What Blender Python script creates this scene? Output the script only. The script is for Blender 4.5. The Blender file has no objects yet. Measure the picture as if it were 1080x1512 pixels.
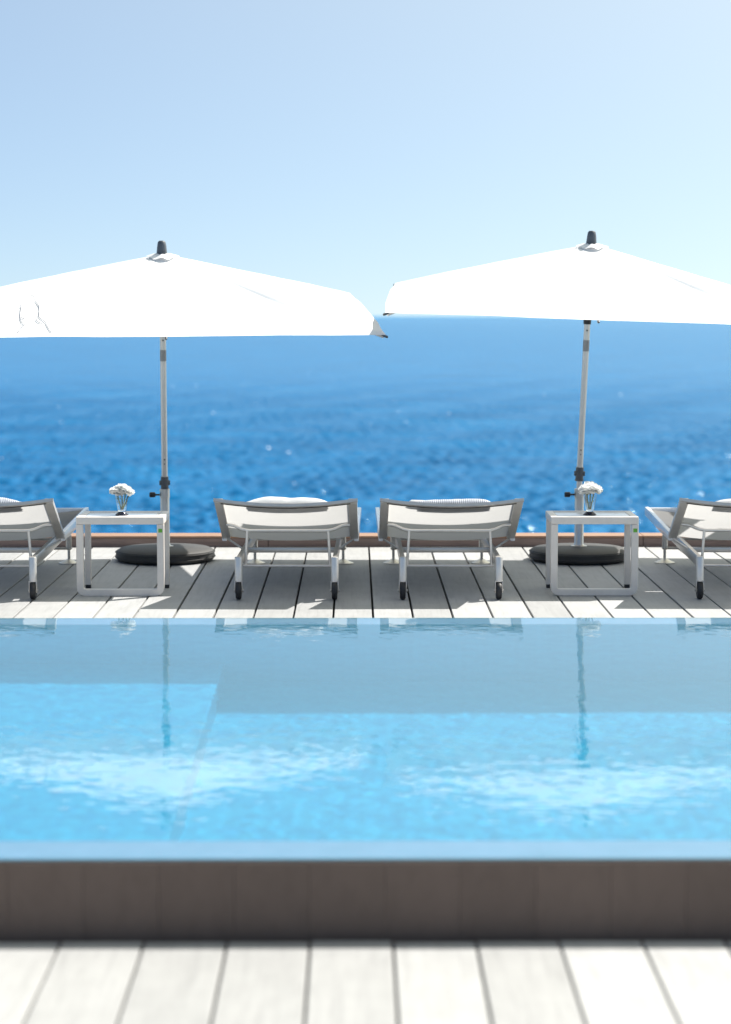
import bpy, bmesh, math, random
import numpy as np
from mathutils import Vector, Matrix, Euler, noise as mnoise

random.seed(7)
scene = bpy.context.scene
COL = scene.collection
R = math.radians

# ----------------------------------------------------------------------------
# scale of the place, metres.  The far deck's top is z = 0, +Y looks out to sea
# ----------------------------------------------------------------------------
EYE = 1.65
POOL_N, POOL_F = 5.466, 9.963          # outer faces of the raised pool
LIP = 0.21                           # width of the overflow lip
WATER_Z = 0.21
POOL_X = 5.2
DEPTH_MAIN, DEPTH_STEP = 1.42, 1.02
STEP_X = -0.61
DECK_END = 14.96
PLANK = 0.2197
PHASE = 0.101
SEA_Z = -19.0
SUN_TO = Vector((.68, .50, 1.0)).normalized()
SKY_GAIN = (.885, 1.075, 1.26)
AUREOLE = (6.6, 5.9, 3.2)
SUN_EL = math.asin(SUN_TO.z)
SUN_AZ = math.atan2(SUN_TO.x, SUN_TO.y)      # from +Y towards +X

# ----------------------------------------------------------------------------
# small helpers
# ----------------------------------------------------------------------------
def tag(o, label=None, cat=None, group=None, kind=None):
    if label: o['label'] = label
    if cat: o['category'] = cat
    if group: o['group'] = group
    if kind: o['kind'] = kind
    return o

def empty(name, loc=(0, 0, 0), rz=0.0):
    o = bpy.data.objects.new(name, None)
    o.empty_display_size = 0.1
    o.location = loc
    o.rotation_euler = (0, 0, rz)
    COL.objects.link(o)
    return o

def obj(name, bm, material, parent=None, smooth=False, auto=None):
    me = bpy.data.meshes.new(name)
    bmesh.ops.recalc_face_normals(bm, faces=bm.faces) if auto is None else None
    bm.to_mesh(me)
    bm.free()
    if material: me.materials.append(material)
    if smooth:
        for p in me.polygons: p.use_smooth = True
    o = bpy.data.objects.new(name, me)
    COL.objects.link(o)
    if parent: o.parent = parent
    if smooth and smooth != 'all':
        try:
            me.set_sharp_from_angle(angle=R(38))
        except Exception:
            pass
    return o

def copy_tree(o, parent=None):
    c = o.copy()
    COL.objects.link(c)
    c.parent = parent
    for ch in list(o.children):
        copy_tree(ch, c)
    return c

def box(bm, lo, hi, bev=0.0, M=None):
    lo, hi = Vector(lo), Vector(hi)
    r = bmesh.ops.create_cube(bm, size=1.0)
    vs = r['verts']
    s, c = hi - lo, (hi + lo) / 2
    for v in vs:
        v.co = Vector((v.co.x * s.x + c.x, v.co.y * s.y + c.y, v.co.z * s.z + c.z))
    if bev > 0:
        es = list({e for v in vs for e in v.link_edges})
        rb = bmesh.ops.bevel(bm, geom=es, offset=bev, segments=2, profile=0.6, affect='EDGES')
        vs = list({v for f in rb['faces'] for v in f.verts} | {v for v in vs if v.is_valid})
    if M is not None:
        for v in vs: v.co = M @ v.co
    return vs

def bar(bm, a, b, w, h, up=(0, 0, 1), bev=0.0):
    """rectangular bar from a to b, w across, h along the 'up' side"""
    a, b = Vector(a), Vector(b)
    d = (b - a); L = d.length; d.normalize()
    u = Vector(up); x = d.cross(u)
    if x.length < 1e-4: x = d.cross(Vector((1, 0, 0)))
    x.normalize(); u = x.cross(d).normalized()
    M = Matrix((( x.x, d.x, u.x, a.x), (x.y, d.y, u.y, a.y), (x.z, d.z, u.z, a.z), (0, 0, 0, 1)))
    return box(bm, (-w/2, 0, -h/2), (w/2, L, h/2), bev, M)

def tube(bm, pts, r, n=12, caps=True, rb=None):
    """round tube through pts; r a number or list"""
    pts = [Vector(p) for p in pts]
    rings = []
    prev = None
    for i, p in enumerate(pts):
        if i == 0: d = pts[1] - p
        elif i == len(pts) - 1: d = p - pts[i - 1]
        else: d = (pts[i + 1] - p).normalized() + (p - pts[i - 1]).normalized()
        d.normalize()
        if prev is None:
            x = d.orthogonal().normalized()
        else:
            x = (prev - d * prev.dot(d)).normalized()
        prev = x
        y = d.cross(x)
        rr = r[i] if isinstance(r, (list, tuple)) else r
        k = 1.0
        if 0 < i < len(pts) - 1:
            c = (pts[i + 1] - p).normalized().dot((p - pts[i - 1]).normalized())
            k = 1.0 / max(0.7, math.sqrt(max(0.0, (1 + c) / 2)))
        rings.append([bm.verts.new(p + (x * math.cos(2 * math.pi * j / n) + y * math.sin(2 * math.pi * j / n)) * rr * (k if k < 1.1 else 1.0)) for j in range(n)])
    for i in range(len(rings) - 1):
        for j in range(n):
            bm.faces.new((rings[i][j], rings[i][(j + 1) % n], rings[i + 1][(j + 1) % n], rings[i + 1][j]))
    if caps:
        bm.faces.new(list(reversed(rings[0])))
        bm.faces.new(rings[-1])

def lathe(bm, prof, n=32, M=None, close=True):
    """prof: list of (r, z)"""
    rings = []
    for (r, z) in prof:
        if r < 1e-6:
            rings.append([bm.verts.new((0, 0, z))])
        else:
            rings.append([bm.verts.new((r * math.cos(2*math.pi*j/n), r * math.sin(2*math.pi*j/n), z)) for j in range(n)])
    for a, b in zip(rings[:-1], rings[1:]):
        for j in range(n):
            k = (j + 1) % n
            if len(a) == 1 and len(b) == 1: continue
            if len(a) == 1: bm.faces.new((a[0], b[k], b[j]))
            elif len(b) == 1: bm.faces.new((a[j], a[k], b[0]))
            else: bm.faces.new((a[j], a[k], b[k], b[j]))
    if M is not None:
        for rg in rings:
            for v in rg: v.co = M @ v.co
    return rings

def rounded(pts, rad, n=5):
    """fillet the inner corners of a polyline"""
    pts = [Vector(p) for p in pts]
    out = [pts[0]]
    for a, p, b in zip(pts[:-2], pts[1:-1], pts[2:]):
        d1 = (a - p); d2 = (b - p)
        rr = min(rad, d1.length * .45, d2.length * .45)
        q1 = p + d1.normalized() * rr; q2 = p + d2.normalized() * rr
        for i in range(n + 1):
            t = i / n
            out.append((1-t)**2 * q1 + 2*(1-t)*t * p + t*t * q2)
    out.append(pts[-1])
    return out

# ----------------------------------------------------------------------------
# materials
# ----------------------------------------------------------------------------
class NT:
    def __init__(self, name):
        self.m = bpy.data.materials.new(name)
        self.m.use_nodes = True
        self.t = self.m.node_tree
        self.t.nodes.clear()
        self.out = self.n('ShaderNodeOutputMaterial')
    def n(self, typ, **kw):
        nd = self.t.nodes.new(typ)
        for k, v in kw.items():
            if k.startswith('_'): setattr(nd, k[1:], v)
        return nd
    def link(self, a, b): self.t.links.new(a, b)
    def val(self, nd, sock, v): nd.inputs[sock].default_value = v
    def coords(self, scale=(1, 1, 1), kind='Object', rot=(0, 0, 0)):
        tc = self.n('ShaderNodeTexCoord'); mp = self.n('ShaderNodeMapping')
        self.link(tc.outputs[kind], mp.inputs['Vector'])
        mp.inputs['Scale'].default_value = scale
        mp.inputs['Rotation'].default_value = rot
        return mp.outputs['Vector']
    def noise(self, vec, scale, detail=4, rough=.55, dist=0.0):
        nd = self.n('ShaderNodeTexNoise')
        self.link(vec, nd.inputs['Vector'])
        nd.inputs['Scale'].default_value = scale; nd.inputs['Detail'].default_value = detail
        nd.inputs['Roughness'].default_value = rough; nd.inputs['Distortion'].default_value = dist
        return nd.outputs['Fac']
    def ramp(self, fac, stops):
        nd = self.n('ShaderNodeValToRGB')
        cr = nd.color_ramp
        while len(cr.elements) < len(stops): cr.elements.new(0.5)
        for e, (p, c) in zip(cr.elements, stops):
            e.position = p; e.color = (*c, 1) if len(c) == 3 else c
        self.link(fac, nd.inputs['Fac'])
        return nd.outputs['Color']
    def mixc(self, fac, a, b, mode='MIX'):
        nd = self.n('ShaderNodeMix'); nd.data_type = 'RGBA'; nd.blend_type = mode; nd.clamp_factor = True
        for s, v in ((nd.inputs[0], fac), (nd.inputs[6], a), (nd.inputs[7], b)):
            if hasattr(v, 'is_linked') or hasattr(v, 'links'): self.link(v, s)
            elif isinstance(v, (int, float)): s.default_value = v
            else: s.default_value = (*v, 1)
        return nd.outputs[2]
    def math(self, op, a, b=None, c=None):
        nd = self.n('ShaderNodeMath'); nd.operation = op
        for i, v in enumerate((a, b, c)):
            if v is None: continue
            if isinstance(v, (int, float)): nd.inputs[i].default_value = v
            else: self.link(v, nd.inputs[i])
        return nd.outputs[0]
    def bump(self, h, strength, dist):
        nd = self.n('ShaderNodeBump')
        nd.inputs['Strength'].default_value = strength; nd.inputs['Distance'].default_value = dist
        self.link(h, nd.inputs['Height'])
        return nd.outputs['Normal']
    def principled(self, color=None, rough=.5, metal=0.0, spec=None, normal=None, **kw):
        p = self.n('ShaderNodeBsdfPrincipled')
        if color is not None:
            if hasattr(color, 'links'): self.link(color, p.inputs['Base Color'])
            else: p.inputs['Base Color'].default_value = (*color, 1)
        if hasattr(rough, 'links'): self.link(rough, p.inputs['Roughness'])
        else: p.inputs['Roughness'].default_value = rough
        p.inputs['Metallic'].default_value = metal
        if spec is not None: p.inputs['Specular IOR Level'].default_value = spec
        if normal is not None: self.link(normal, p.inputs['Normal'])
        for k, v in kw.items(): p.inputs[k].default_value = v
        return p
    def done(self, shader):
        self.link(shader, self.out.inputs['Surface'])
        return self.m

def simple(name, color, rough=.5, metal=0.0, var=.12, nscale=18, bump=.0, spec=None, stretch=(1, 1, 1)):
    t = NT(name)
    v = t.coords(stretch)
    f = t.noise(v, nscale, 5, .6)
    lo = tuple(c * (1 - var) for c in color); hi = tuple(min(1, c * (1 + var)) for c in color)
    c = t.ramp(f, [(.3, lo), (.7, hi)])
    rr = t.math('MULTIPLY_ADD', f, .18, rough - .09)
    nm = t.bump(t.noise(v, nscale * 4, 3), bump, .002) if bump else None
    return t.done(t.principled(c, rr, metal, spec, nm).outputs[0])

def wood_planks(name, base, dark, period, phase, grain=1.0, rough=.6, axis='X'):
    """boards running along Y (or upright), each board its own tone, fine grain along its length"""
    t = NT(name)
    tc = t.n('ShaderNodeTexCoord')
    sp = t.n('ShaderNodeSeparateXYZ'); t.link(tc.outputs['Object'], sp.inputs[0])
    idx = t.math('FLOOR', t.math('DIVIDE', t.math('SUBTRACT', sp.outputs['X'], phase), period))
    wn = t.n('ShaderNodeTexWhiteNoise'); wn.noise_dimensions = '1D'; t.link(idx, wn.inputs['W'])
    # grain coordinates shifted by board
    off = t.math('MULTIPLY', wn.outputs['Value'], 37.0)
    cb = t.n('ShaderNodeCombineXYZ')
    if axis == 'X':
        t.link(t.math('MULTIPLY', sp.outputs['X'], 14.0), cb.inputs[0])
        t.link(t.math('MULTIPLY_ADD', sp.outputs['Y'], .9, off), cb.inputs[1])
    else:
        t.link(t.math('MULTIPLY', sp.outputs['X'], 9.0), cb.inputs[0])
        t.link(t.math('MULTIPLY_ADD', sp.outputs['Z'], 4.0, off), cb.inputs[1])
    g = t.noise(cb.outputs[0], 3.0 * grain, 7, .65, .6)
    cb2 = t.n('ShaderNodeCombineXYZ')
    t.link(t.math('MULTIPLY', sp.outputs['X'], 3.0), cb2.inputs[0])
    t.link(t.math('MULTIPLY_ADD', sp.outputs['Y'], 2.2, off), cb2.inputs[1])
    t.link(sp.outputs['Z'], cb2.inputs[2])
    st = t.noise(cb2.outputs[0], 2.4, 5, .6)
    mid = tuple((a + b) / 2 for a, b in zip(base, dark))
    c = t.ramp(g, [(.25, mid), (.5, base), (.8, tuple(min(1, x * 1.06) for x in base))])
    c = t.mixc(t.math('MULTIPLY', t.math('SUBTRACT', 0.62, st), .9), c, dark)
    tone = t.math('MULTIPLY_ADD', wn.outputs['Value'], .22 if axis == 'X' else .10, .86 if axis == 'X' else .94)
    cv = t.n('ShaderNodeCombineXYZ')
    for i in range(3): t.link(tone, cv.inputs[i])
    c = t.mixc(1.0, c, cv.outputs[0], 'MULTIPLY')
    nm = t.bump(g, .25, .002)
    return t.done(t.principled(c, rough, 0, .35, nm).outputs[0])

def fabric(name, color, trans=.25, rough=.8, weave=700, wrinkle=.0):
    t = NT(name)
    v = t.coords()
    nd = t.n('ShaderNodeTexWave'); nd.wave_type = 'BANDS'; nd.bands_direction = 'X'
    t.link(v, nd.inputs['Vector']); nd.inputs['Scale'].default_value = weave / 6.28
    f = t.noise(v, 3.2, 5, .6)
    c = t.ramp(f, [(.3, tuple(x * .95 for x in color)), (.7, color)])
    nm = None
    if wrinkle:
        nm = t.bump(t.noise(v, 4.5, 5, .55, .8), wrinkle, .02)
    d = t.principled(c, rough, 0, .2, nm)
    tr = t.n('ShaderNodeBsdfTranslucent'); t.link(c, tr.inputs['Color'])
    mx = t.n('ShaderNodeMixShader'); mx.inputs[0].default_value = trans
    t.link(d.outputs[0], mx.inputs[1]); t.link(tr.outputs[0], mx.inputs[2])
    return t.done(mx.outputs[0])

M = {}
M['deck'] = wood_planks('bleached_deck_wood', (.365, .368, .368), (.225, .228, .23), PLANK, PHASE)
M['cladding'] = wood_planks('taupe_cladding', (.150, .106, .083), (.105, .074, .058), .2005, .08, 1.0, .55, 'Z')
M['kerb_face'] = simple('kerb_timber', (.21, .148, .125), .6, 0, .22, 6, .2, stretch=(.6, 8, 10))
M['kerb_cap'] = simple('kerb_cap_timber', (.27, .155, .095), .55, 0, .2, 6, .2, stretch=(.6, 8, 10))
M['underlay'] = simple('dark_underlay', (.03, .028, .026), .9)
M['lip'] = simple('wet_grey_stone', (.74, .325, .35), .35, 0, .08, 9, .1)
M['steel'] = simple('brushed_steel', (.56, .54, .51), .34, 1.0, .07, 30, .05, stretch=(1, 1, 8))
M['alu'] = simple('satin_aluminium', (.68, .66, .63), .42, .85, .05, 20)
M['taupe_metal'] = simple('taupe_powder_coat', (.74, .685, .62), .38, .0, .05, 14)
M['warm_metal'] = simple('warm_grey_frame', (.60, .575, .54), .36, .5, .06, 14)
M['white_metal'] = simple('white_powder_coat', (.85, .85, .85), .16, 0, .03, 12)
M['black'] = simple('black_rubber', (.018, .018, .02), .55, 0, .3, 30)
M['black_plastic'] = simple('black_plastic', (.016, .016, .018), .35, 0, .3, 30)
M['grey_plastic'] = simple('dark_grey_plastic', (.10, .105, .11), .45, 0, .12, 25)
M['finial'] = simple('slate_plastic', (.07, .08, .095), .5, 0, .2, 20)
M['base'] = simple('dark_base_cover', (.030, .029, .028), .62, 0, .3, 14, .3)
M['canopy'] = fabric('white_canopy_cloth', (.84, .845, .85), .16, .85, 700, .25)
M['sling'] = fabric('white_sling_mesh', (.40, .40, .40), .66, .8, 900)
M['towel_white'] = fabric('white_towel', (.82, .82, .82), .30, .95, 400, .5)
M['green'] = simple('green_tag', (.12, .40, .03), .4, 0, .1, 40)
M['ink'] = simple('faded_grey_ink', (.20, .21, .25), .7, 0, .4, 60)
M['tape'] = simple('grey_tape', (.30, .30, .30), .5, .3, .2, 60)
M['petal'] = fabric('white_petal', (.93, .93, .91), .35, .7, 100)
M['stem'] = simple('green_stem', (.07, .13, .03), .5, 0, .4, 60)
M['leafy'] = simple('dark_leaf', (.035, .075, .03), .5, 0, .4, 60)
M['navy'] = simple('navy_glass_foot', (.012, .014, .03), .12, 0, .2, 30)

def striped_towel():
    t = NT('grey_striped_towel')
    v = t.coords()
    w = t.n('ShaderNodeTexWave'); w.wave_type = 'BANDS'; w.bands_direction = 'X'
    t.link(v, w.inputs['Vector']); w.inputs['Scale'].default_value = 26; w.inputs['Distortion'].default_value = 1.5
    w.inputs['Detail'].default_value = 2
    f = t.noise(v, 30, 4)
    c = t.ramp(w.outputs['Fac'], [(.3, (.30, .32, .37)), (.6, (.62, .64, .68))])
    nm = t.bump(f, .5, .01)
    return t.done(t.principled(c, .95, 0, .1, nm).outputs[0])
M['towel_grey'] = striped_towel()

def glass_mat(name, color=(1, 1, 1), ior=1.45):
    t = NT(name)
    p = t.principled(color, .0, 0, None, None, **{'Transmission Weight': 1.0, 'IOR': ior})
    return t.done(p.outputs[0])
M['glass'] = glass_mat('clear_glass', (.97, 1, 1), 1.45)
def water_mat():
    # clear water that also scatters a little light back from its own depth
    t = NT('pool_water')
    p = t.principled((.18, .70, 1.0), .0, 0, None, None, **{'Transmission Weight': .855, 'IOR': 1.333})
    return t.done(p.outputs[0])
M['water'] = water_mat()

def tile_mat():
    t = NT('blue_pool_mosaic')
    v = t.coords()
    br = t.n('ShaderNodeTexBrick')
    br.offset = 0; br.squash = 1
    t.link(v, br.inputs['Vector'])
    br.inputs['Color1'].default_value = (.02, .25, .36, 1)
    br.inputs['Color2'].default_value = (.05, .34, .45, 1)
    br.inputs['Mortar'].default_value = (.035, .29, .40, 1)
    br.inputs['Scale'].default_value = 1.0
    br.inputs['Mortar Size'].default_value = .0015
    br.inputs['Brick Width'].default_value = .025; br.inputs['Row Height'].default_value = .025
    f = t.noise(v, 1.6, 4)
    c = t.mixc(t.math('MULTIPLY', f, .45), br.outputs['Color'], (.045, .32, .43))
    f2 = t.noise(v, 11.0, 3, .6, .5)  # light and dark mottling painted into the tiles as caustic dapple
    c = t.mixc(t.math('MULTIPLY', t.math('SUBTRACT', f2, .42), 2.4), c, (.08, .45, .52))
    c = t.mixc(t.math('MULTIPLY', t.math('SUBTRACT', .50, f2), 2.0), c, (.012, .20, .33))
    return t.done(t.principled(c, .35, 0, .4).outputs[0])
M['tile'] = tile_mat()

def sea_mat():
    t = NT('open_sea')
    v = t.coords((1, 1, 1))
    v2 = t.coords((.55, 1.0, 1), rot=(0, 0, R(12)))
    f1 = t.noise(v2, .05, 5, .6, .4)
    f2 = t.noise(v2, .55, 6, .65, .3)
    c = t.ramp(f1, [(.30, (.000, .072, .197)), (.55, (.000, .099, .254)), (.75, (.000, .128, .302))])
    nm = t.bump(t.math('ADD', f2, t.math('MULTIPLY', t.noise(v2, 2.2, 4, .6), .35)), 1.0, .16)
    # sun sparkle painted into the sea colour as scattered white flecks
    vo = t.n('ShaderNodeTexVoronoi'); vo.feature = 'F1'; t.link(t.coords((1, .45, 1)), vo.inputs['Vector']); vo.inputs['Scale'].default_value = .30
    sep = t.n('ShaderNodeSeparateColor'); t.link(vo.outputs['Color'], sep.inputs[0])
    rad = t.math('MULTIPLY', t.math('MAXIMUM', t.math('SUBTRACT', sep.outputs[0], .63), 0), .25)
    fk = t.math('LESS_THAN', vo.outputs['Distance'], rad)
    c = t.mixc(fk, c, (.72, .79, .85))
    # blue light scattered up out of the water, under a sky reflection held down by the countless small slopes
    d = t.n('ShaderNodeBsdfDiffuse'); t.link(c, d.inputs['Color']); t.link(nm, d.inputs['Normal'])
    g = t.n('ShaderNodeBsdfGlossy'); g.inputs['Roughness'].default_value = .14; g.inputs['Color'].default_value = (.75, .92, 1.0, 1)
    t.link(nm, g.inputs['Normal'])
    fr = t.n('ShaderNodeFresnel'); fr.inputs['IOR'].default_value = 1.333; t.link(nm, fr.inputs['Normal'])
    fac = t.math('MINIMUM', t.math('MULTIPLY', fr.outputs[0], .56), .44)
    mx = t.n('ShaderNodeMixShader'); t.link(fac, mx.inputs[0]); t.link(d.outputs[0], mx.inputs[1]); t.link(g.outputs[0], mx.inputs[2])
    return t.done(mx.outputs[0])
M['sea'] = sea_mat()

# ----------------------------------------------------------------------------
# world, sun, camera
# ----------------------------------------------------------------------------
world = bpy.data.worlds.new('World'); scene.world = world
world.use_nodes = True
wt = world.node_tree; wt.nodes.clear()
wo = wt.nodes.new('ShaderNodeOutputWorld'); bg = wt.nodes.new('ShaderNodeBackground')
sky = wt.nodes.new('ShaderNodeTexSky'); sky.sky_type = 'NISHITA'
sky.sun_disc = False
sky.sun_elevation = SUN_EL
sky.sun_rotation = SUN_AZ
sky.altitude = 0.0
sky.air_density = .5
sky.dust_density = 0.0
sky.ozone_density = 1.0
bg.inputs['Strength'].default_value = .12
# bright summer sky: gentler gradient than the clear-air model, with a pale aureole round the sun
gm = wt.nodes.new('ShaderNodeGamma'); gm.inputs['Gamma'].default_value = .5
wt.links.new(sky.outputs[0], gm.inputs['Color'])
ml = wt.nodes.new('ShaderNodeMix'); ml.data_type = 'RGBA'; ml.blend_type = 'MULTIPLY'; ml.inputs[0].default_value = 1
wt.links.new(gm.outputs[0], ml.inputs[6]); ml.inputs[7].default_value = (SKY_GAIN[0], SKY_GAIN[1], SKY_GAIN[2], 1)
tcw = wt.nodes.new('ShaderNodeTexCoord')
dt = wt.nodes.new('ShaderNodeVectorMath'); dt.operation = 'DOT_PRODUCT'
wt.links.new(tcw.outputs['Generated'], dt.inputs[0]); dt.inputs[1].default_value = SUN_TO
mx0 = wt.nodes.new('ShaderNodeMath'); mx0.operation = 'MAXIMUM'; wt.links.new(dt.outputs['Value'], mx0.inputs[0]); mx0.inputs[1].default_value = 0
pw = wt.nodes.new('ShaderNodeMath'); pw.operation = 'POWER'; wt.links.new(mx0.outputs[0], pw.inputs[0]); pw.inputs[1].default_value = 3.0
au = wt.nodes.new('ShaderNodeMix'); au.data_type = 'RGBA'; au.blend_type = 'ADD'
wt.links.new(pw.outputs[0], au.inputs[0]); wt.links.new(ml.outputs[2], au.inputs[6]); au.inputs[7].default_value = (AUREOLE[0], AUREOLE[1], AUREOLE[2], 1)
au.clamp_factor = False
wt.links.new(au.outputs[2], bg.inputs[0]); wt.links.new(bg.outputs[0], wo.inputs[0])

sl = bpy.data.lights.new('sun', 'SUN'); so = bpy.data.objects.new('sun', sl); COL.objects.link(so)
sl.energy = 4.2; sl.angle = R(.53); sl.color = (1.0, .955, .89)
so.rotation_euler = (-SUN_TO).to_track_quat('-Z', 'Y').to_euler()
so.location = SUN_TO * 40

cam = bpy.data.cameras.new('camera'); co = bpy.data.objects.new('camera', cam); COL.objects.link(co)
scene.camera = co
FPX = 3100.0
cam.sensor_fit = 'VERTICAL'; cam.sensor_height = 36; cam.sensor_width = 25.7
cam.lens = FPX / 1512 * 36
cam.clip_start = .1; cam.clip_end = 90000
co.location = (0, 0, EYE)
co.rotation_euler = (R(90) - math.atan(290 / FPX), 0, -math.atan(16 / FPX))
cam.dof.use_dof = True; cam.dof.focus_distance = 12.3; cam.dof.aperture_fstop = 2.1

scene.view_settings.view_transform = 'Standard'; scene.view_settings.look = 'None'
scene.view_settings.exposure = 1.15; scene.view_settings.gamma = 1
scene.render.engine = 'CYCLES'
cy = scene.cycles
cy.use_denoising = True
try: cy.denoiser = 'OPENIMAGEDENOISE'
except Exception: pass
cy.max_bounces = 10; cy.transmission_bounces = 8; cy.transparent_max_bounces = 8
cy.glossy_bounces = 4; cy.diffuse_bounces = 4
cy.caustics_refractive = True; cy.caustics_reflective = True
cy.sample_clamp_indirect = 6.0
cy.blur_glossy = 0.5
sl.cycles.is_caustics_light = True

# ----------------------------------------------------------------------------
# the sea: one sheet from under the terrace to the horizon, with real swell
# ----------------------------------------------------------------------------
def build_sea():
    rng = np.random.default_rng(3)
    d = np.concatenate([np.linspace(40, 115, 12), np.geomspace(120, 1500, 1050), np.geomspace(1600, 60000, 50)])
    a = np.concatenate([np.linspace(-.75, -.27, 30), np.linspace(-.265, .265, 760), np.linspace(.27, .75, 30)])   # bearing tangent
    nr, nc = len(d), len(a)
    D, A = np.meshgrid(d, a, indexing='ij')
    X = D * A; Y = D
    Z = np.zeros_like(X)
    row = np.gradient(d)[:, None]
    colw = np.where(np.abs(a) > .266, .02, .0007)[None, :] * d[:, None]
    for k in range(70):
        lam = .8 * (4.6 / .8) ** rng.random()
        th = rng.normal(R(-25), R(48))
        amp = .0165 * lam * (.6 + .8 * rng.random())
        kx, ky = math.sin(th) * 2 * math.pi / lam, math.cos(th) * 2 * math.pi / lam
        ph = rng.random() * 6.283
        fade = np.clip((lam / np.maximum(row, colw) - 2.0) / 2.0, 0, 1)
        Z += amp * fade * np.sin(kx * X + ky * Y + ph)
    me = bpy.data.meshes.new('sea')
    verts = np.stack([X, Y, Z], -1).reshape(-1, 3)
    i = np.arange(nr * nc).reshape(nr, nc)
    q = np.stack([i[:-1, :-1], i[:-1, 1:], i[1:, 1:], i[1:, :-1]], -1).reshape(-1, 4)
    me.vertices.add(len(verts)); me.vertices.foreach_set('co', verts.astype('f4').ravel())
    me.loops.add(q.size); me.loops.foreach_set('vertex_index', q.astype('i4').ravel())
    me.polygons.add(len(q)); me.polygons.foreach_set('loop_start', np.arange(0, q.size, 4, dtype='i4'))
    me.update(calc_edges=True)
    me.polygons.foreach_set('use_smooth', np.ones(len(q), bool))
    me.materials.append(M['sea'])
    o = bpy.data.objects.new('sea', me); o.location = (0, 0, SEA_Z); COL.objects.link(o)
    tag(o, 'deep blue rippled open sea reaching to the hazy horizon', 'sea', kind='structure')
build_sea()

def build_haze():
    bm = bmesh.new(); box(bm, (-40500, -60, SEA_Z - 2.5), (40500, 61000, 2.6))
    t = NT('sea_haze')
    v = t.n('ShaderNodeVolumePrincipled')
    v.inputs['Color'].default_value = HAZE_COLOR + (1,)
    v.inputs['Density'].default_value = HAZE_DENSITY
    v.inputs['Anisotropy'].default_value = .3
    t.link(v.outputs[0], t.out.inputs['Volume'])
    o = obj('haze', bm, t.m)
    tag(o, 'pale sea haze softening the horizon', 'haze', kind='stuff')
HAZE_DENSITY = 9.0e-6
HAZE_COLOR = (.28, .68, 1.0)
if HAZE_DENSITY > 0: build_haze()

# ----------------------------------------------------------------------------
# deck, kerb, pool
# ----------------------------------------------------------------------------
def plank_field(bm, x0, x1, y0, y1, gap=.012):
    n0 = math.floor((x0 - PHASE) / PLANK); n1 = math.ceil((x1 - PHASE) / PLANK)
    for i in range(n0, n1):
        xa = PHASE + i * PLANK + gap / 2; xb = xa + PLANK - gap
        dz = random.uniform(-.0012, .0008)
        box(bm, (xa, y0 + random.uniform(-.004, .004), -.03 + dz), (xb, y1 + random.uniform(-.004, .004), dz), .003)
bm = bmesh.new()
plank_field(bm, -8, 8, POOL_F + .04, DECK_END - .006)
plank_field(bm, -8, 8, -3.0, POOL_N - .036, .0075)
tag(obj('deck', bm, M['deck']), 'sun bleached plank deck in front of and behind the raised pool', 'deck', kind='structure')

bm = bmesh.new()
box(bm, (-8.2, POOL_F + .02, -1.6), (8.2, 15.2, -.045))
box(bm, (-8.2, -3.2, -1.6), (8.2, POOL_N - .02, -.045))
tag(obj('terrace', bm, M['underlay']), 'dark terrace base under the deck boards', 'terrace', kind='structure')

kerb = empty('timber_kerb', (0, DECK_END, 0))
tag(kerb, 'low brown timber kerb along the sea edge of the deck', 'kerb')
edges = [-8.2, -5.35, -2.75, -.62, 2.07, 4.9, 8.2]
for a, b in zip(edges[:-1], edges[1:]):
    bm = bmesh.new(); box(bm, (a + .002, .008, -.04), (b - .002, .20, .062), .003)
    obj('face_board', bm, M['kerb_face'], kerb)
    bm = bmesh.new(); box(bm, (a + .002, -.002, .064), (b - .002, .22, .078), .003)
    obj('cap_board', bm, M['kerb_cap'], kerb)

pool = empty('swimming_pool', (0, 0, 0))
tag(pool, 'raised overflow pool with brown clad wall and pale blue mosaic inside', 'pool')
YN, YF = POOL_N + LIP, POOL_F - LIP
LZ = WATER_Z - .006
Zb = WATER_Z - DEPTH_MAIN
def basin():
    bm = bmesh.new()
    def quad(*p): bm.faces.new([bm.verts.new(q) for q in p])
    X0, X1 = -POOL_X, POOL_X
    zs = WATER_Z - DEPTH_STEP
    quad((STEP_X, YN, Zb), (X1, YN, Zb), (X1, YF, Zb), (STEP_X, YF, Zb))              # floor
    return bm
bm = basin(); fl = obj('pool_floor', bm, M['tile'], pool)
bm = bmesh.new()
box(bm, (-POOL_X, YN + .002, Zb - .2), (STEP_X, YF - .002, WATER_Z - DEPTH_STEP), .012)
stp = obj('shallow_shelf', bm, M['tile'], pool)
walls = []
for (lo, hi) in (((-POOL_X - .2, YF, Zb - .1), (POOL_X + .2, YF + .10, LZ - .014)), ((-POOL_X - .2, YN - .10, Zb - .1), (POOL_X + .2, YN, LZ - .014)),
                 ((-POOL_X - .2, YN, Zb - .1), (-POOL_X, YF, LZ - .014)), ((POOL_X, YN, Zb - .1), (POOL_X + .2, YF, LZ - .014))):
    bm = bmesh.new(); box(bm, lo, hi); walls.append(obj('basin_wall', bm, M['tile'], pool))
lips = []
for (y0, y1) in ((POOL_N + .0275, YN + .004), (YF - .004, POOL_F - .0275)):
    bm = bmesh.new()
    x = -POOL_X - .3
    while x < POOL_X + .3:
        box(bm, (x + .0003, y0, LZ - .014), (x + 1.1997, y1, LZ), .0008); x += 1.2
    lips.append(obj('overflow_lip', bm, M['lip'], pool))
for (y0, y1, s) in ((POOL_N - .002, POOL_N + .026, 1), (POOL_F - .026, POOL_F + .002, -1)):
    bm = bmesh.new()
    x = .08 - 30 * .2005
    while x < POOL_X + .3:
        j = random.uniform(0, .0015)
        box(bm, (x + .0004, y0 + j * .5, -.10), (x + .2001, y1 + j * .5, LZ - .001), .0006); x += .2005
    obj('cladding', bm, M['cladding'], pool)
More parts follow.
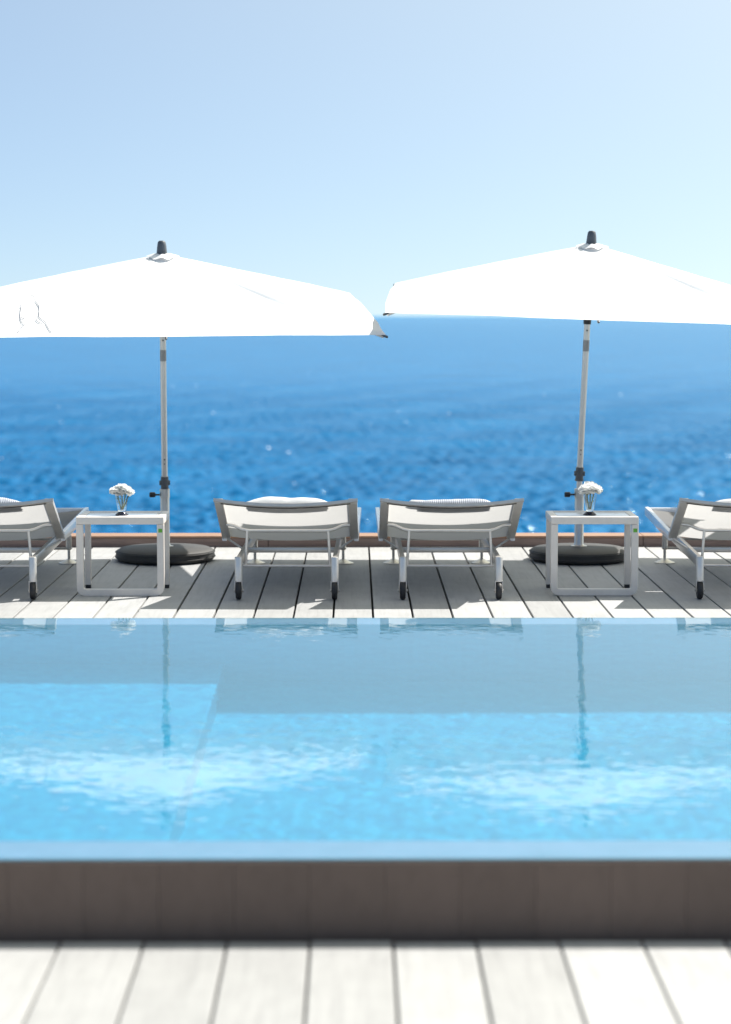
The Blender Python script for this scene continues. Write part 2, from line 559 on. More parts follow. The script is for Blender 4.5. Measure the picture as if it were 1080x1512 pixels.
# a backing wall behind the cladding joints
for (y0, y1) in ((POOL_N + .028, YN - .11), (YF + .11, POOL_F - .028)):
    bm = bmesh.new(); box(bm, (-POOL_X - .3, y0, -1.3), (POOL_X + .3, y1, LZ - .017)); obj('wall_core', bm, M['underlay'], pool)

def build_water():
    rng = np.random.default_rng(11)
    x = np.arange(-2.6, 2.6001, .011)
    x = np.concatenate([np.linspace(-POOL_X - .25, -2.62, 110), x, np.linspace(2.62, POOL_X + .25, 110)])
    y = np.arange(POOL_N + .004, POOL_F - .0039, .0095)
    X, Y = np.meshgrid(x, y, indexing='ij')
    Z = np.zeros_like(X)
    for k in range(90):
        lam = .034 * (.30 / .034) ** rng.random()
        th = rng.uniform(0, 2 * math.pi) if k % 3 else rng.normal(R(20), R(25))
        slope = .00088 * (lam / .09) ** -.75
        amp = slope * lam / (2 * math.pi)
        kx, ky = math.sin(th) * 2 * math.pi / lam, math.cos(th) * 2 * math.pi / lam
        Z += amp * np.sin(kx * X + ky * Y + rng.random() * 6.283)
    # the film over the lip lies calm
    f = np.clip((Y - (POOL_N + .12)) / .2, 0, 1) * np.clip((POOL_F - .12 - Y) / .2, 0, 1)
    # breeze comes over the parapet: calmer by the far edge
    f = f * (1.2 - .22 * np.clip((Y - 6.4) / 2.2, 0, 1))
    Z *= f
    nr, nc = X.shape
    me = bpy.data.meshes.new('pool_water')
    verts = np.stack([X, Y, Z + WATER_Z], -1).reshape(-1, 3)
    i = np.arange(nr * nc).reshape(nr, nc)
    q = np.stack([i[:-1, :-1], i[1:, :-1], i[1:, 1:], i[:-1, 1:]], -1).reshape(-1, 4)
    me.vertices.add(len(verts)); me.vertices.foreach_set('co', verts.astype('f4').ravel())
    me.loops.add(q.size); me.loops.foreach_set('vertex_index', q.astype('i4').ravel())
    me.polygons.add(len(q)); me.polygons.foreach_set('loop_start', np.arange(0, q.size, 4, dtype='i4'))
    me.update(calc_edges=True)
    me.polygons.foreach_set('use_smooth', np.ones(len(q), bool))
    me.materials.append(M['water'])
    o = bpy.data.objects.new('pool_water', me); COL.objects.link(o)
    tag(o, 'clear rippled pool water level with its overflow lip', 'water', kind='structure')
    o.cycles.is_caustics_caster = True
    return o
build_water()
for o in [fl, stp] + walls + lips:
    o.cycles.is_caustics_receiver = True

# ----------------------------------------------------------------------------
# parasols: 2.8 x 2.13 m rectangular canopy, six ribs, pole with tilt joint
# ----------------------------------------------------------------------------
HW, HD = 1.36, 1.065
JOINT = .53            # tilt joint height
EDGE_Z = 1.672         # hem height above the deck before the canopy is tipped
RISE = .395
PROF = [(0, 0), (.15, .056), (.5, .193), (.8, .311), (.95, .373), (1.0, .395)]
def drop(t):
    for (a, za), (b, zb) in zip(PROF[:-1], PROF[1:]):
        if t <= b: return za + (zb - za) * (t - a) / (b - a)
    return RISE
RIBS = [(-HW, -HD), (0, -HD), (HW, -HD), (HW, HD), (0, HD), (-HW, HD)]
def canopy_point(x, y, t):
    """edge point (x, y) pulled towards the apex by t; z relative to the hem"""
    z = RISE - drop(t)
    # fabric dips a little between the ribs
    best = 9
    for (rx, ry) in RIBS:
        best = min(best, math.hypot(x - rx, y - ry))
    s = min(1.0, best / .55)
    sag = .018 * s * s * math.sin(math.pi * min(1, t * .97)) - .004 * s * s * max(0, (t - .93) / .07)
    n = .006 * mnoise.noise(Vector((x * t * 3.1, y * t * 3.1, 4.2))) * min(1, t * 3)
    n += .004 * mnoise.noise(Vector((x * 9 * t, y * 2.2 * t, 1.2))) * t
    n *= 1 - .75 * t
    # a pull fold in the cloth below the ridge of one front corner, and a short one by the crown
    if y < 0 or x > HW * .99:
        w = (x / HW if y <= -HD * .999 else 1.0) - .86
        if .30 < t < .80: n -= .013 * math.exp(-(w / .035) ** 2) * math.sin(math.pi * (t - .30) / .50)
        w2 = (x / HW if y <= -HD * .999 else 9) + .35
        if .08 < t < .34: n -= .006 * math.exp(-(w2 / .05) ** 2) * math.sin(math.pi * (t - .08) / .26)
    inn = 1 - .012 * s * s * max(0, (t - .9) / .1) if abs(y) > HD * .999 else 1 + .012 * s * s * max(0, (t - .6) / .4)
    return Vector((x * t * inn, y * t * inn, z - sag + n))
def canopy_bm():
    bm = bmesh.new()
    per = []
    for i in range(84): per.append((-HW + 2 * HW * i / 84, -HD))
    for i in range(22): per.append((HW, -HD + 2 * HD * i / 22))
    for i in range(28): per.append((HW - 2 * HW * i / 28, HD))
    for i in range(22): per.append((-HW, HD - 2 * HD * i / 22))
    ts = [.02, .06, .1, .16, .22, .3, .38, .46, .54, .62, .7, .78, .84, .89, .92, .94, .952, .962, .972, .982, .991, 1.0]
    rings = [[bm.verts.new(canopy_point(x, y, t)) for (x, y) in per] for t in ts]
    n = len(per)
    for a, b in zip(rings[:-1], rings[1:]):
        for j in range(n):
            bm.faces.new((a[j], b[j], b[(j + 1) % n], a[(j + 1) % n]))
    return bm

def make_parasol():
    root = empty('parasol')
    bm = bmesh.new()
    lathe(bm, [(0, .004), (.31, .004), (.328, .015), (.334, .045), (.326, .072), (.30, .086), (.12, .094), (0, .095)], 56)
    # piped seam round the cover
    for z, r in ((.030, .336), (.062, .334)):
        tube(bm, [(r * math.cos(2*math.pi*k/56), r * math.sin(2*math.pi*k/56), z) for k in range(57)], .004, 6, False)
    obj('base', bm, M['base'], root, True)
    bm = bmesh.new()
    lathe(bm, [(0, .094), (.055, .094), (.055, .100), (.036, .104), (.031, .112), (.031, .425), (.034, .427), (.034, .485), (.026, .487), (0, .487)], 28)
    sl_ = obj('sleeve', bm, M['steel'], root, True)
    bm = bmesh.new()
    tube(bm, [(-.034, -.01, .447), (-.066, -.012, .447)], .006, 10)
    tube(bm, [(-.060, -.012, .447), (-.066, -.012, .447), (-.098, -.014, .447), (-.102, -.014, .447)], [.008, .018, .018, .013], 14)
    obj('clamp_knob', bm, M['black_plastic'], sl_, True)
    bm = bmesh.new()
    tube(bm, [(0, 0, .48), (0, 0, JOINT + .03)], .0192, 18)
    obj('lower_pole', bm, M['alu'], root, True)
    up = []                                              # everything above the tilt joint: origin at the joint
    bm = bmesh.new()
    tube(bm, [(0, 0, -.045), (0, 0, .040)], .0265, 20)
    tube(bm, [(0, 0, -.052), (0, 0, -.044)], .030, 20)
    tube(bm, [(-.036, 0, -.003), (.036, 0, -.003)], .017, 16)
    up.append(obj('tilt_joint', bm, M['grey_plastic'], root, True))
    zt = EDGE_Z - JOINT
    bm = bmesh.new()
    tube(bm, [(0, 0, .03), (0, 0, zt + RISE - .01)], .0205, 20)
    pl = obj('pole', bm, M['alu'], root, True); up.append(pl)
    bm = bmesh.new(); tube(bm, [(0, 0, zt - .315), (0, 0, zt - .24)], .0213, 20); obj('grey_band', bm, M['tape'], pl, True)
    for z_, r_ in ((zt - .175, .006), (.16, .005), (.13, .004)):
        bm = bmesh.new(); tube(bm, [(0, -.0195, z_), (0, -.0225, z_)], r_, 10)
        obj('screw', bm, M['black_plastic'], pl, True)
    cn = obj('canopy', canopy_bm(), M['canopy'], root, True); up.append(cn)
    for v in cn.data.vertices: v.co.z += zt
    bm = bmesh.new()
    tube(bm, [(0, 0, zt - .134), (0, 0, zt + .015)], .026, 20)
    tube(bm, [(0, 0, zt + .015), (0, 0, zt + .05)], .036, 20)
    up.append(obj('runner', bm, M['black_plastic'], root, True))
    bm = bmesh.new()
    tube(bm, [(0, 0, zt + RISE - .075), (0, 0, zt + RISE - .02)], .045, 20)
    up.append(obj('hub', bm, M['black_plastic'], root, True))
    for (rx, ry) in RIBS:
        bm = bmesh.new()
        pts = []
        for t in (.03, .25, .5, .75, .88, .93, .955, .975, .995):
            p = canopy_point(rx, ry, t); L = math.hypot(rx, ry)
            q = Vector((p.x - rx / L * .012, p.y - ry / L * .012, p.z + zt - .016)); pts.append(q)
        tube(bm, pts, .0085, 8)
        rb = obj('rib', bm, M['alu'], root, True); up.append(rb)
        bm = bmesh.new()
        p = canopy_point(rx, ry, 1.0); d = Vector((rx, ry, 0)).normalized()
        tube(bm, [p + Vector((0, 0, zt - .004)) - d * .03, p + Vector((0, 0, zt - .010)) + d * .004, p + Vector((0, 0, zt - .014)) + d * .012], [.006, .0085, .006], 10)
        obj('rib_tip', bm, M['grey_plastic'], rb, True)
        bm = bmesh.new()
        q = pts[2]
        tube(bm, [(rx * .03, ry * .03, zt + .035), q + Vector((0, 0, -.01))], .0065, 8)
        obj('stay', bm, M['alu'], rb, True)
    bm = bmesh.new()
    zz = zt + RISE
    lathe(bm, [(.0, zz - .01), (.036, zz - .006), (.035, zz + .004), (.030, zz + .055), (.026, zz + .078), (.018, zz + .087), (0, zz + .089)], 20)
    fn = obj('finial', bm, M['finial'], root, True); up.append(fn)
    # small cloth cap that gathers under the finial
    bm = bmesh.new()
    rings = []
    for r_, dz in ((.030, .004), (.055, -.001), (.085, -.012), (.105, -.020)):
        rings.append([bm.verts.new((r_ * (1 + .10 * math.sin(3 * a_ + 1) * (r_ / .105)) * math.cos(a_), r_ * (1 + .10 * math.sin(4 * a_) * (r_ / .105)) * math.sin(a_),
                      zz + dz + .007 * math.sin(7 * a_) * (r_ / .105))) for a_ in [2*math.pi*k/42 for k in range(42)]])
    for a_, b_ in zip(rings[:-1], rings[1:]):
        for j in range(42): bm.faces.new((a_[j], b_[j], b_[(j+1) % 42], a_[(j+1) % 42]))
    obj('cloth_cap', bm, M['canopy'], fn, True)
    for o in up: o['_up'] = 1
    return root
UPPER = {'tilt_joint', 'pole', 'canopy', 'runner', 'hub', 'rib', 'finial'}
def pose_parasol(root, loc, yaw, tx, ty, lift=0.0, wide=1.0):
    """yaw turns the canopy, tx tips it towards the pool, ty leans it along the row"""
    root.location = loc
    Rm = (Matrix.Rotation(ty, 3, 'Y') @ Matrix.Rotation(tx, 3, 'X') @ Matrix.Rotation(yaw, 3, 'Z'))
    for ch in root.children:
        kind = ch.name.split('.')[0]
        if kind in UPPER:
            ch.location = Vector((0, 0, JOINT + lift))
            ch.rotation_euler = Rm.to_euler()
            if kind in ('canopy', 'rib'): ch.scale = (wide, 1, 1)
GP = 'white parasols along the sea edge'
para = make_parasol()
para_r = copy_tree(para); para_x = copy_tree(para)
PY = 14.13
pose_parasol(para, (-1.282, PY, 0), R(6.3), R(7.6), R(.5))
pose_parasol(para_r, (1.518, PY, 0), R(-2.6), R(5.8), R(1.75), .062, .968)
pose_parasol(para_x, (4.40, PY, 0), R(-3.5), R(6), R(.3))
tag(para, 'white parasol with a worn grey outline mark on its canopy', 'parasol', GP)
tag(para_r, 'plain white parasol leaning to one side, over the table with full round white flowers', 'parasol', GP)
tag(para_x, 'white parasol beyond the right edge of the picture, casting shade on the deck', 'parasol', GP)

# worn outline mark on the first canopy's valance
def emblem():
    zt = EDGE_Z - JOINT
    strokes = [[(-.935, .180), (-.93, .140), (-.931, .098), (-.920, .072), (-.905, .062)],
               [(-.905, .062), (-.925, .046), (-.940, .020)],
               [(-.930, .098), (-.905, .088)],
               [(-.925, .168), (-.923, .195), (-.905, .212), (-.885, .210), (-.870, .203)],
               [(-.870, .203), (-.852, .170), (-.840, .155), (-.833, .125), (-.835, .102)],
               [(-.835, .102), (-.850, .085), (-.830, .072), (-.812, .070)],
               [(-.835, .102), (-.800, .075), (-.770, .022)]]
    bm = bmesh.new()
    def surf(x, h):
        lo, hi = .3, 1.0
        for _ in range(40):
            mid = (lo + hi) / 2
            if RISE - drop(mid) > h: lo = mid
            else: hi = mid
        t = (lo + hi) / 2
        p = canopy_point(x / t, -HD, t)
        return p + Vector((0, -.006, zt + .003))
    for s in strokes:
        s = [(-.905 + (a + .94) * 1.2, b * .93 + .004) for a, b in s]
        pts = []
        for (a, b) in zip(s[:-1], s[1:]):
            for k in range(4):
                u = k / 4
                pts.append((a[0] * (1-u) + b[0] * u + random.uniform(-.002, .002), a[1] * (1-u) + b[1] * u))
        pts.append(s[-1])
        P = [surf(*q) for q in pts]
        w = [.0028 * (.75 + .4 * mnoise.noise(Vector((k_ * .45, s[0][0] * 9, 3)))) for k_ in range(len(P))]
        tube(bm, P, w, 6)
    return bm
can = [c for c in para.children if c.name.startswith('canopy')][0]
obj('outline_mark', emblem(), M['ink'], can, True)

# ----------------------------------------------------------------------------
# sun loungers: local origin on the deck between the wheels, +y towards the sea
# ----------------------------------------------------------------------------
LW = .415
def make_lounger():
    root = empty('sun_lounger')
    B0, B1 = Vector((0, .50, .318)), Vector((0, -.09, .588))      # backrest pivot and head end
    bd = (B1 - B0).normalized(); bn = Vector((0, -bd.z, bd.y))     # bn: normal on the underside (towards the pool)
    if bn.z > 0: bn = -bn
    # main frame: rails, cross bars
    bm = bmesh.new()
    for s in (-1, 1):
        bar(bm, (s * .28, .012, .217), (s * .28, 1.86, .222), .024, .066, bev=.002)
    for y in (.62, 1.84):
        bar(bm, (-.268, y, .222), (.268, y, .222), .03, .03, bev=.003)
    for y, z in ((1.80, .163), (1.80, .10)):
        tube(bm, [(-.28, y, z), (.28, y, z)], .0085, 10)
    obj('chassis', bm, M['steel'], root, True)
    # wheel legs
    for s in (-1, 1):
        bm = bmesh.new()
        lathe(bm, [(0, .106), (.0225, .106), (.0225, .247), (.0205, .251), (0, .251)], 20, Matrix.Translation((s * .28, 0, 0)))
        lg = obj('leg', bm, M['alu'], root, True)
        bm = bmesh.new()
        for q in (-1, 1):
            box(bm, (s * .28 + q * .0205 - .0025, -.02, .042), (s * .28 + q * .0205 + .0025, .02, .112), .001)
        box(bm, (s * .28 - .023, -.021, .108), (s * .28 + .023, .021, .113), .001)
        tube(bm, [(s * .28 - .029, 0, .0535), (s * .28 + .029, 0, .0535)], .0075, 12)
        obj('fork', bm, M['steel'], lg, True)
        bm = bmesh.new()
        MM = Matrix.Translation((s * .28, 0, .0535)) @ Matrix.Rotation(R(90), 4, 'Y')
        lathe(bm, [(.018, -.016), (.046, -.016), (.0525, -.009), (.0535, 0), (.0525, .009), (.046, .016), (.018, .016), (.018, -.016)], 32, MM)
        obj('wheel', bm, M['black'], lg, True)
    # feet by the foot end
    for s in (-1, 1):
        bm = bmesh.new()
        lathe(bm, [(0, .10), (.019, .10), (.019, .19), (0, .19)], 18, Matrix.Translation((s * .295, 1.80, 0)))
        lathe(bm, [(0, .014), (.0095, .014), (.0095, .11), (0, .11)], 14, Matrix.Translation((s * .295, 1.80, 0)))
        lathe(bm, [(.0, .0915), (.015, .0915), (.023, .103), (0, .103)], 16, Matrix.Translation((s * .295, 1.80, 0)))
        lg = obj('foot_leg', bm, M['steel'], root, True)
        bm = bmesh.new()
        lathe(bm, [(0, .001), (.068, .001), (.068, .006), (.05, .013), (.014, .030), (0, .031)], 30, Matrix.Translation((s * .295, 1.80, 0)))
        obj('disc_foot', bm, M['alu'], lg, True)
    # seat
    bm = bmesh.new()
    for s in (-1, 1):
        bar(bm, (s * (LW - .015), .50, .318), (s * (LW - .015), 1.98, .332), .028, .058, bev=.006)
    bar(bm, (-LW + .03, 1.965, .332), (LW - .03, 1.965, .332), .028, .05, bev=.006)
    st = obj('seat_frame', bm, M['white_metal'], root, True)
    bm = bmesh.new()
    n, m = 12, 18
    g = [[bm.verts.new(((-LW + .032) + (2 * LW - .064) * i / n, (.52 + 1.44 * j / m), .334 + .012 * j / m - .030 * math.sin(math.pi * i / n))) for i in range(n + 1)] for j in range(m + 1)]
    for j in range(m):
        for i in range(n): bm.faces.new((g[j][i], g[j][i+1], g[j+1][i+1], g[j+1][i]))
    obj('seat_sling', bm, M['sling'], root, 'all', auto=False)
    # slanted brackets from rails out to the seat frame
    for q in (-1, 1):
        for y in (.58, 1.15, 1.75):
            bm = bmesh.new()
            tube(bm, [(q * .285, y - .05, .235), (q * (LW - .03), y, .296)], .0065, 8)
            obj('bracket', bm, M['alu'], root, True)
    # backrest: head bar with two broad side rails and the sling between
    def bsag(u): return .034 * (1 - (2 * u - 1) ** 2)
    bm = bmesh.new()
    pts = []
    for i in range(21):
        u = i / 20
        pts.append(Vector((-LW + 2 * LW * u, 0, 0)) + B1 + bn * (bsag(u)) + bd * .008)
    # head bar: flat section following the sling
    rg = []
    for p in pts:
        rg.append([bm.verts.new(p + bn * a + bd * b) for a, b in ((-.009, -.012), (.009, -.012), (.009, .010), (-.009, .010))])
    for a, b in zip(rg[:-1], rg[1:]):
        for j in range(4): bm.faces.new((a[j], a[(j+1) % 4], b[(j+1) % 4], b[j]))
    bm.faces.new(rg[0]); bm.faces.new(list(reversed(rg[-1])))
    back = obj('backrest', bm, M['warm_metal'], root, True)
    for q in (-1, 1):
        bm = bmesh.new()
        a = Vector((q * (LW - .028), B0.y, B0.z)); b = Vector((q * (LW - .028), B1.y, B1.z)) - bd * .0045
        bar(bm, a, b, .050, .030, up=bn, bev=.004)
        obj('side_rail', bm, M['warm_metal'], back, True)
    bm = bmesh.new()                                          # dark piping under the head bar
    tube(bm, [p + bn * .0095 + bd * -.014 for p in pts[1:-1]], .0045, 6)
    obj('piping', bm, M['black_plastic'], back, True)
    bm = bmesh.new()
    n, m = 16, 12
    g = []
    for j in range(m + 1):
        v = j / m
        rowv = []
        for i in range(n + 1):
            u = i / n
            p = B0 + (B1 - B0) * (.01 + .975 * v) + Vector((-LW + .05 + (2 * LW - .10) * u, 0, 0))
            p += bn * (bsag(u) * (.75 + .25 * v) + .002)
            rowv.append(bm.verts.new(p))
        g.append(rowv)
    for j in range(m):
        for i in range(n): bm.faces.new((g[j][i], g[j][i+1], g[j+1][i+1], g[j+1][i]))
    obj('back_sling', bm, M['sling'], back, 'all', auto=False)
    # prop: bent bar under the backrest, two struts and a low cross bar
    bm = bmesh.new()
    za = B0 + (B1 - B0) * .47
    e = .015
    yb, zb = .16, .388
    pr = rounded([(-LW + .05, za.y, za.z - .028), (-LW + .09, za.y - .005, za.z - .030), (-.255, yb, zb), (.255, yb, zb), (LW - .09, za.y - .005, za.z - .030), (LW - .05, za.y, za.z - .028)], .05)
    tube(bm, pr, .0095, 10)
    obj('prop_bar', bm, M['alu'], root, True)
    bm = bmesh.new()
    for s in (-1, 1):
        tube(bm, [(s * .238, yb, zb), (s * .250, .17, .180)], .0085, 10)
    tube(bm, [(-.262, .17, .178), (.262, .17, .178)], .0085, 10)
    obj('strut', bm, M['alu'], root, True)
    return root
lg0 = make_lounger()
GL = 'sun loungers facing the sea'
def lounger(loc, rz, label, first=False):
    o = lg0 if first else copy_tree(lg0)
    o.location = loc; o.rotation_euler = (0, 0, rz)
    return tag(o, label, 'sun lounger', GL)
WY = 12.15
L2 = lounger((-.397, WY, 0), R(-.8), 'white sling sun lounger with a plain white towel, beside the one with a striped towel', True)
L3 = lounger((.560, WY, 0), R(.2), 'white sling sun lounger with a grey striped towel and rolled towel end at its head')
L1 = lounger((-2.155, WY, 0), R(1.6), 'white sling sun lounger with a flat grey towel, beside the table with spread petals')
L4 = lounger((2.295, WY, 0), R(-2.4), 'sun lounger with its seat side showing, next to the table of round white flowers')

# towels lying on the head ends
def towel_bm(w, d, h, seed, roll=False, ridge=0.0):
    bm = bmesh.new()
    n, m = 30, 14
    top, bot = [], []
    for j in range(m + 1):
        v = j / m
        rt, rb_ = [], []
        for i in range(n + 1):
            u = i / n
            ex = (1 - abs(2 * u - 1) ** 3.2); ey = (1 - abs(2 * v - 1) ** 4)
            hh = h * (max(0, ex) ** .55) * (max(0, ey) ** .4)
            nz = mnoise.noise(Vector((u * 2.6 + seed, v * 2.0, seed * 1.7))) * .014 + mnoise.noise(Vector((u * 8 + seed, v * 6, seed))) * .003
            wob = 1 + .05 * mnoise.noise(Vector((v * 4, seed, 2)))
            x = (u - .5) * w * wob; y = (v - .5) * d * (1 + .06 * mnoise.noise(Vector((u * 4, seed, 7))))
            rt.append(bm.verts.new((x, y, .004 + max(.003, hh + nz * min(1, hh / h * 2)))))
            rb_.append(bm.verts.new((x, y, .0)))
        top.append(rt); bot.append(rb_)
    for j in range(m):
        for i in range(n):
            bm.faces.new((top[j][i], top[j][i+1], top[j+1][i+1], top[j+1][i]))
            bm.faces.new((bot[j][i], bot[j+1][i], bot[j+1][i+1], bot[j][i+1]))
    for j in range(m):
        bm.faces.new((top[j][0], top[j+1][0], bot[j+1][0], bot[j][0])); bm.faces.new((top[j][n], bot[j][n], bot[j+1][n], top[j+1][n]))
    for i in range(n):
        bm.faces.new((top[0][i], bot[0][i], bot[0][i+1], top[0][i+1])); bm.faces.new((top[m][i], top[m][i+1], bot[m][i+1], bot[m][i]))
    return bm
SL = math.atan2(.27, .59)
def put_towel(o, lo, dx, t):
    """t: place along the backrest, 0 pivot .. 1 head end; lies on the sea side of the sling"""
    p = Vector((dx, .50 - .59 * t, .318 + .27 * t - .016))
    o.matrix_world = Matrix.Translation(lo.location) @ Matrix.Rotation(lo.rotation_euler.z, 4, 'Z') @ Matrix.Translation(p) @ Matrix.Rotation(-SL, 4, 'X')
GT = 'towels on the lounger heads'
tw = obj('towel', towel_bm(.47, .125, .036, 1.3), M['towel_white'], None, 'all'); put_towel(tw, L2, .012, .915)
tag(tw, 'folded plain white towel rising above a lounger head bar', 'towel', GT)
tw = obj('towel', towel_bm(.42, .12, .032, 4.1), M['towel_grey'], None, 'all'); put_towel(tw, L3, .02, .915)
tag(tw, 'folded grey striped towel behind the head bar', 'towel', GT)
bm = bmesh.new()
tube(bm, [(-.075, 0, .022), (-.06, 0, .022), (.06, .004, .020), (.078, .004, .02)], [.012, .021, .020, .010], 14)
tw = obj('rolled_towel', bm, M['towel_white'], None, 'all'); put_towel(tw, L3, -.17, .905)
tag(tw, 'small rolled white towel end beside the grey striped towel', 'towel', GT)
tw = obj('towel', towel_bm(.50, .125, .036, 7.7), M['towel_grey'], None, 'all'); put_towel(tw, L1, -.02, .915)
tag(tw, 'grey towel at the head of the lounger cut by the left edge', 'towel', GT)
tw = obj('towel', towel_bm(.50, .125, .038, 9.2), M['towel_white'], None, 'all'); put_towel(tw, L4, .04, .915)
tag(tw, 'white towel at the head of the lounger cut by the right edge', 'towel', GT)

# ----------------------------------------------------------------------------
# side tables and flower vases
# ----------------------------------------------------------------------------
TW, TD, TH, LEG = .517, .40, .470, .041
def make_table():
    root = empty('side_table')
    x0, x1 = -TW / 2, TW / 2
    # front loop: legs and bottom rail in one bent flat tube
    bm = bmesh.new()
    c = LEG / 2
    prof = rounded([(x0 + c, c, TH - .046), (x0 + c, c, c), (x1 - c, c, c), (x1 - c, c, TH - .046)], .035, 7)
    rg = []
    for i, p in enumerate(prof):
        if i == 0: d = prof[1] - p
        elif i == len(prof) - 1: d = p - prof[-2]
        else: d = prof[i+1] - prof[i-1]
        d.normalize()
        nrm = Vector((d.z, 0, -d.x))
        rg.append([bm.verts.new(p + nrm * a + Vector((0, b, 0))) for a, b in ((-c, -c + .003), (-c + .003, -c), (c - .003, -c), (c, -c + .003), (c, c - .003), (c - .003, c), (-c + .003, c), (-c, c - .003))])
    for a, b in zip(rg[:-1], rg[1:]):
        for j in range(8): bm.faces.new((a[j], a[(j+1) % 8], b[(j+1) % 8], b[j]))
    bm.faces.new(rg[0]); bm.faces.new(list(reversed(rg[-1])))
    lp = obj('front_loop', bm, M['taupe_metal'], root, True)
    for s in (0, 1):
        bm = bmesh.new()
        xx = x0 + .004 if s == 0 else x1 - LEG + .004
        box(bm, (xx, TD - LEG, .022), (xx + LEG - .006, TD, TH - .046), .003)
        lg = obj('leg', bm, M['taupe_metal'], root, True)
        bm = bmesh.new(); box(bm, (xx + .002, TD - LEG + .003, 0), (xx + LEG - .008, TD - .003, .022), .002)
        obj('rubber_foot', bm, M['black'], lg, True)
    # top: rim of square tube, inset panel
    bm = bmesh.new()
    box(bm, (x0, 0, TH - .045), (x1, LEG, TH - .001), .005)
    box(bm, (x0, TD - LEG, TH - .045), (x1, TD, TH - .001), .005)
    box(bm, (x0 + .001, LEG + .0005, TH - .0445), (x0 + LEG, TD - LEG - .0005, TH - .0015), .004)
    box(bm, (x1 - LEG, LEG + .0005, TH - .0445), (x1 - .001, TD - LEG - .0005, TH - .0015), .004)
    obj('top_rim', bm, M['taupe_metal'], root, True)
    bm = bmesh.new()
    box(bm, (x0 + LEG + .002, LEG + .002, TH - .020), (x1 - LEG - .002, TD - LEG - .002, TH - .004), .002)
    obj('top_panel', bm, M['white_metal'], root, True)
    bm = bmesh.new()
    box(bm, (x1 - LEG + .009, -.0025, TH - .092), (x1 - LEG + .032, .0005, TH - .070), .001)
    obj('green_tag', bm, M['green'], lp)
    return root
tb = make_table()
tb.location = (-1.383, 12.305, 0)
tag(tb, 'pale taupe metal side table between the outer and inner left loungers, under a spread-petal flower', 'side table', 'side tables')
tb2 = copy_tree(tb); tb2.location = (1.416, 12.305, 0); tb2.rotation_euler = (0, 0, R(-.4))
tag(tb2, 'pale taupe metal side table in front of the leaning parasol', 'side table', 'side tables')

def blossom_bm(r, seed, flat=.7):
    rnd = random.Random(seed)
    bm = bmesh.new()
    N = 90
    for k in range(N):
        z = 1 - 1.75 * (k + .5) / N
        a = k * 2.39996 + rnd.uniform(-.2, .2)
        rr = math.sqrt(max(0, 1 - z * z))
        d = Vector((rr * math.cos(a), rr * math.sin(a), z * flat)).normalized()
        L = r * rnd.uniform(.8, 1.12) * (.75 + .25 * rr); w = r * rnd.uniform(.30, .46)
        side = d.cross(Vector((0, 0, 1)))
        side = side.normalized() if side.length > .05 else Vector((1, 0, 0))
        side = (side + Vector((rnd.uniform(-.5, .5), rnd.uniform(-.5, .5), rnd.uniform(-.5, .5)))).normalized()
        up = d.cross(side).normalized()
        base = d * r * .15
        rows = []
        for (f, ww, lift) in ((0, .25, 0), (.45, .8, .06), (.8, 1.0, .02), (1.0, .7, -.12)):
            c = base + d * L * f + up * lift * r
            c.z *= flat if c.z < 0 else 1
            rows.append([bm.verts.new(c + side * w * ww * q + up * r * .09 * (abs(q) - .5) + d * rnd.uniform(-.05, .05) * r) for q in (-1, 0, 1)])
        for A_, B_ in zip(rows[:-1], rows[1:]):
            for j in range(2): bm.faces.new((A_[j], A_[j+1], B_[j+1], B_[j]))
    return bm
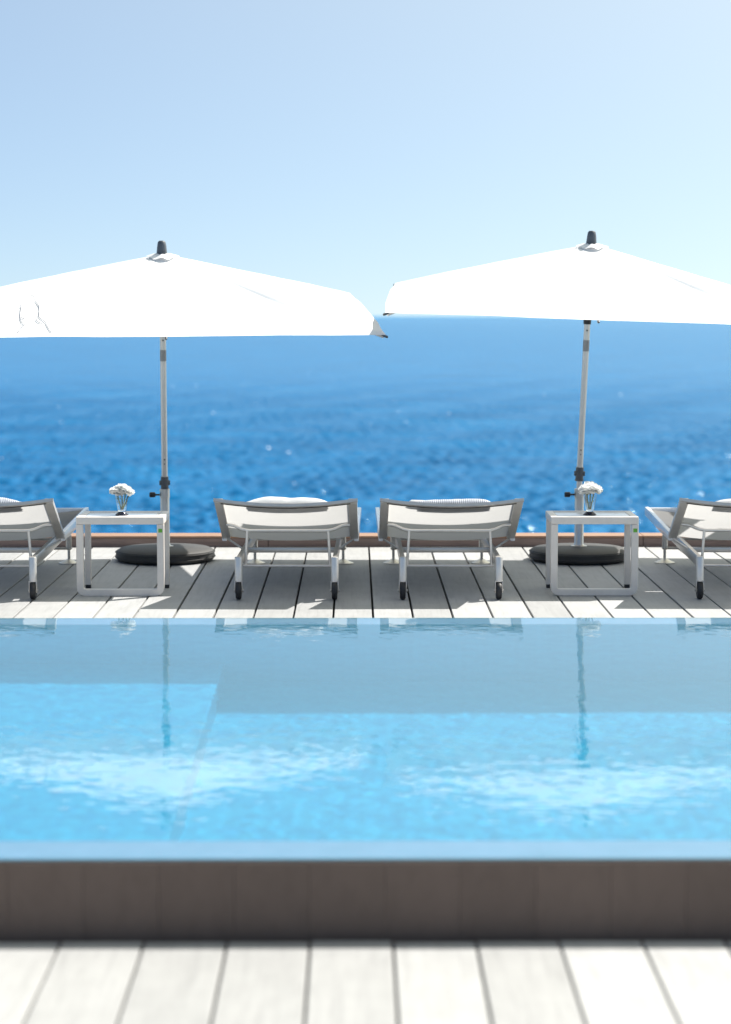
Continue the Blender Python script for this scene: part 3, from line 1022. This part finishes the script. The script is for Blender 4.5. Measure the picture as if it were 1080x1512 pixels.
def make_vase(loc, heads, stems, label, seed):
    root = empty('flower_vase', loc)
    tag(root, label, 'vase', 'flower vases on the side tables')
    bm = bmesh.new()
    lathe(bm, [(0, .0), (.039, .0), (.040, .004), (.032, .011), (.022, .018), (.020, .022), (0, .022)], 28)
    obj('foot', bm, M['navy'], root, True)
    bm = bmesh.new()
    lathe(bm, [(0, .0225), (.022, .0225), (.0245, .030), (.0400, .122), (.0385, .122), (.0232, .032), (0, .028)], 32)
    obj('glass', bm, M['glass'], root, True)
    rnd = random.Random(seed)
    for (hx, hy, hz, r) in heads:
        bm = blossom_bm(r, rnd.random())
        b = obj('blossom', bm, M['petal'], root, 'all', auto=False)
        b.location = (hx, hy, hz)
        b.rotation_euler = (rnd.uniform(-.3, .3), rnd.uniform(-.3, .3), rnd.uniform(0, 6))
    for (x0, y0, x1, y1, z1) in stems:
        bm = bmesh.new()
        tube(bm, [(x0, y0, .034), ((x0 + x1) / 2 + rnd.uniform(-.003, .003), (y0 + y1) / 2, .034 + (z1 - .034) * .5), (x1, y1, z1)], .0036, 8)
        # a narrow leaf or two
        for q in range(2):
            t = rnd.uniform(.3, .75)
            p = Vector((x0 + (x1 - x0) * t, y0 + (y1 - y0) * t, .034 + (z1 - .034) * t))
            sx = rnd.choice((-1, 1)); e = p + Vector((sx * .016, rnd.uniform(-.006, .006), .014)); m_ = (p + e) / 2 + Vector((0, 0, .004))
            v = [bm.verts.new(p), bm.verts.new(m_ + Vector((0, .0045, .002))), bm.verts.new(e), bm.verts.new(m_ + Vector((0, -.0045, -.002)))]
            bm.faces.new(v)
        obj('stem', bm, M['stem'], root, 'all')
    return root
make_vase((-1.387, 12.46, TH - .004), [(-.022, 0, .140, .036), (.020, -.006, .146, .039), (.000, .012, .153, .036), (-.048, .004, .143, .024), (.046, .006, .138, .026)],
          [(-.004, 0, -.028, 0, .128), (.004, 0, .022, -.004, .130), (0, .004, .0, .01, .135), (.006, -.004, .040, .004, .122)],
          'small glass vase of spread white blossoms on the table beside the upright parasol pole', 5)
make_vase((1.402, 12.46, TH - .004), [(-.022, -.006, .146, .044), (.026, -.002, .150, .040), (.0, .014, .160, .042), (.052, .004, .146, .022)],
          [(-.004, 0, -.018, 0, .128), (.006, 0, .024, 0, .130), (.002, .004, .004, .01, .135)],
          'small glass vase of full round white blossoms in front of the leaning parasol pole', 9)
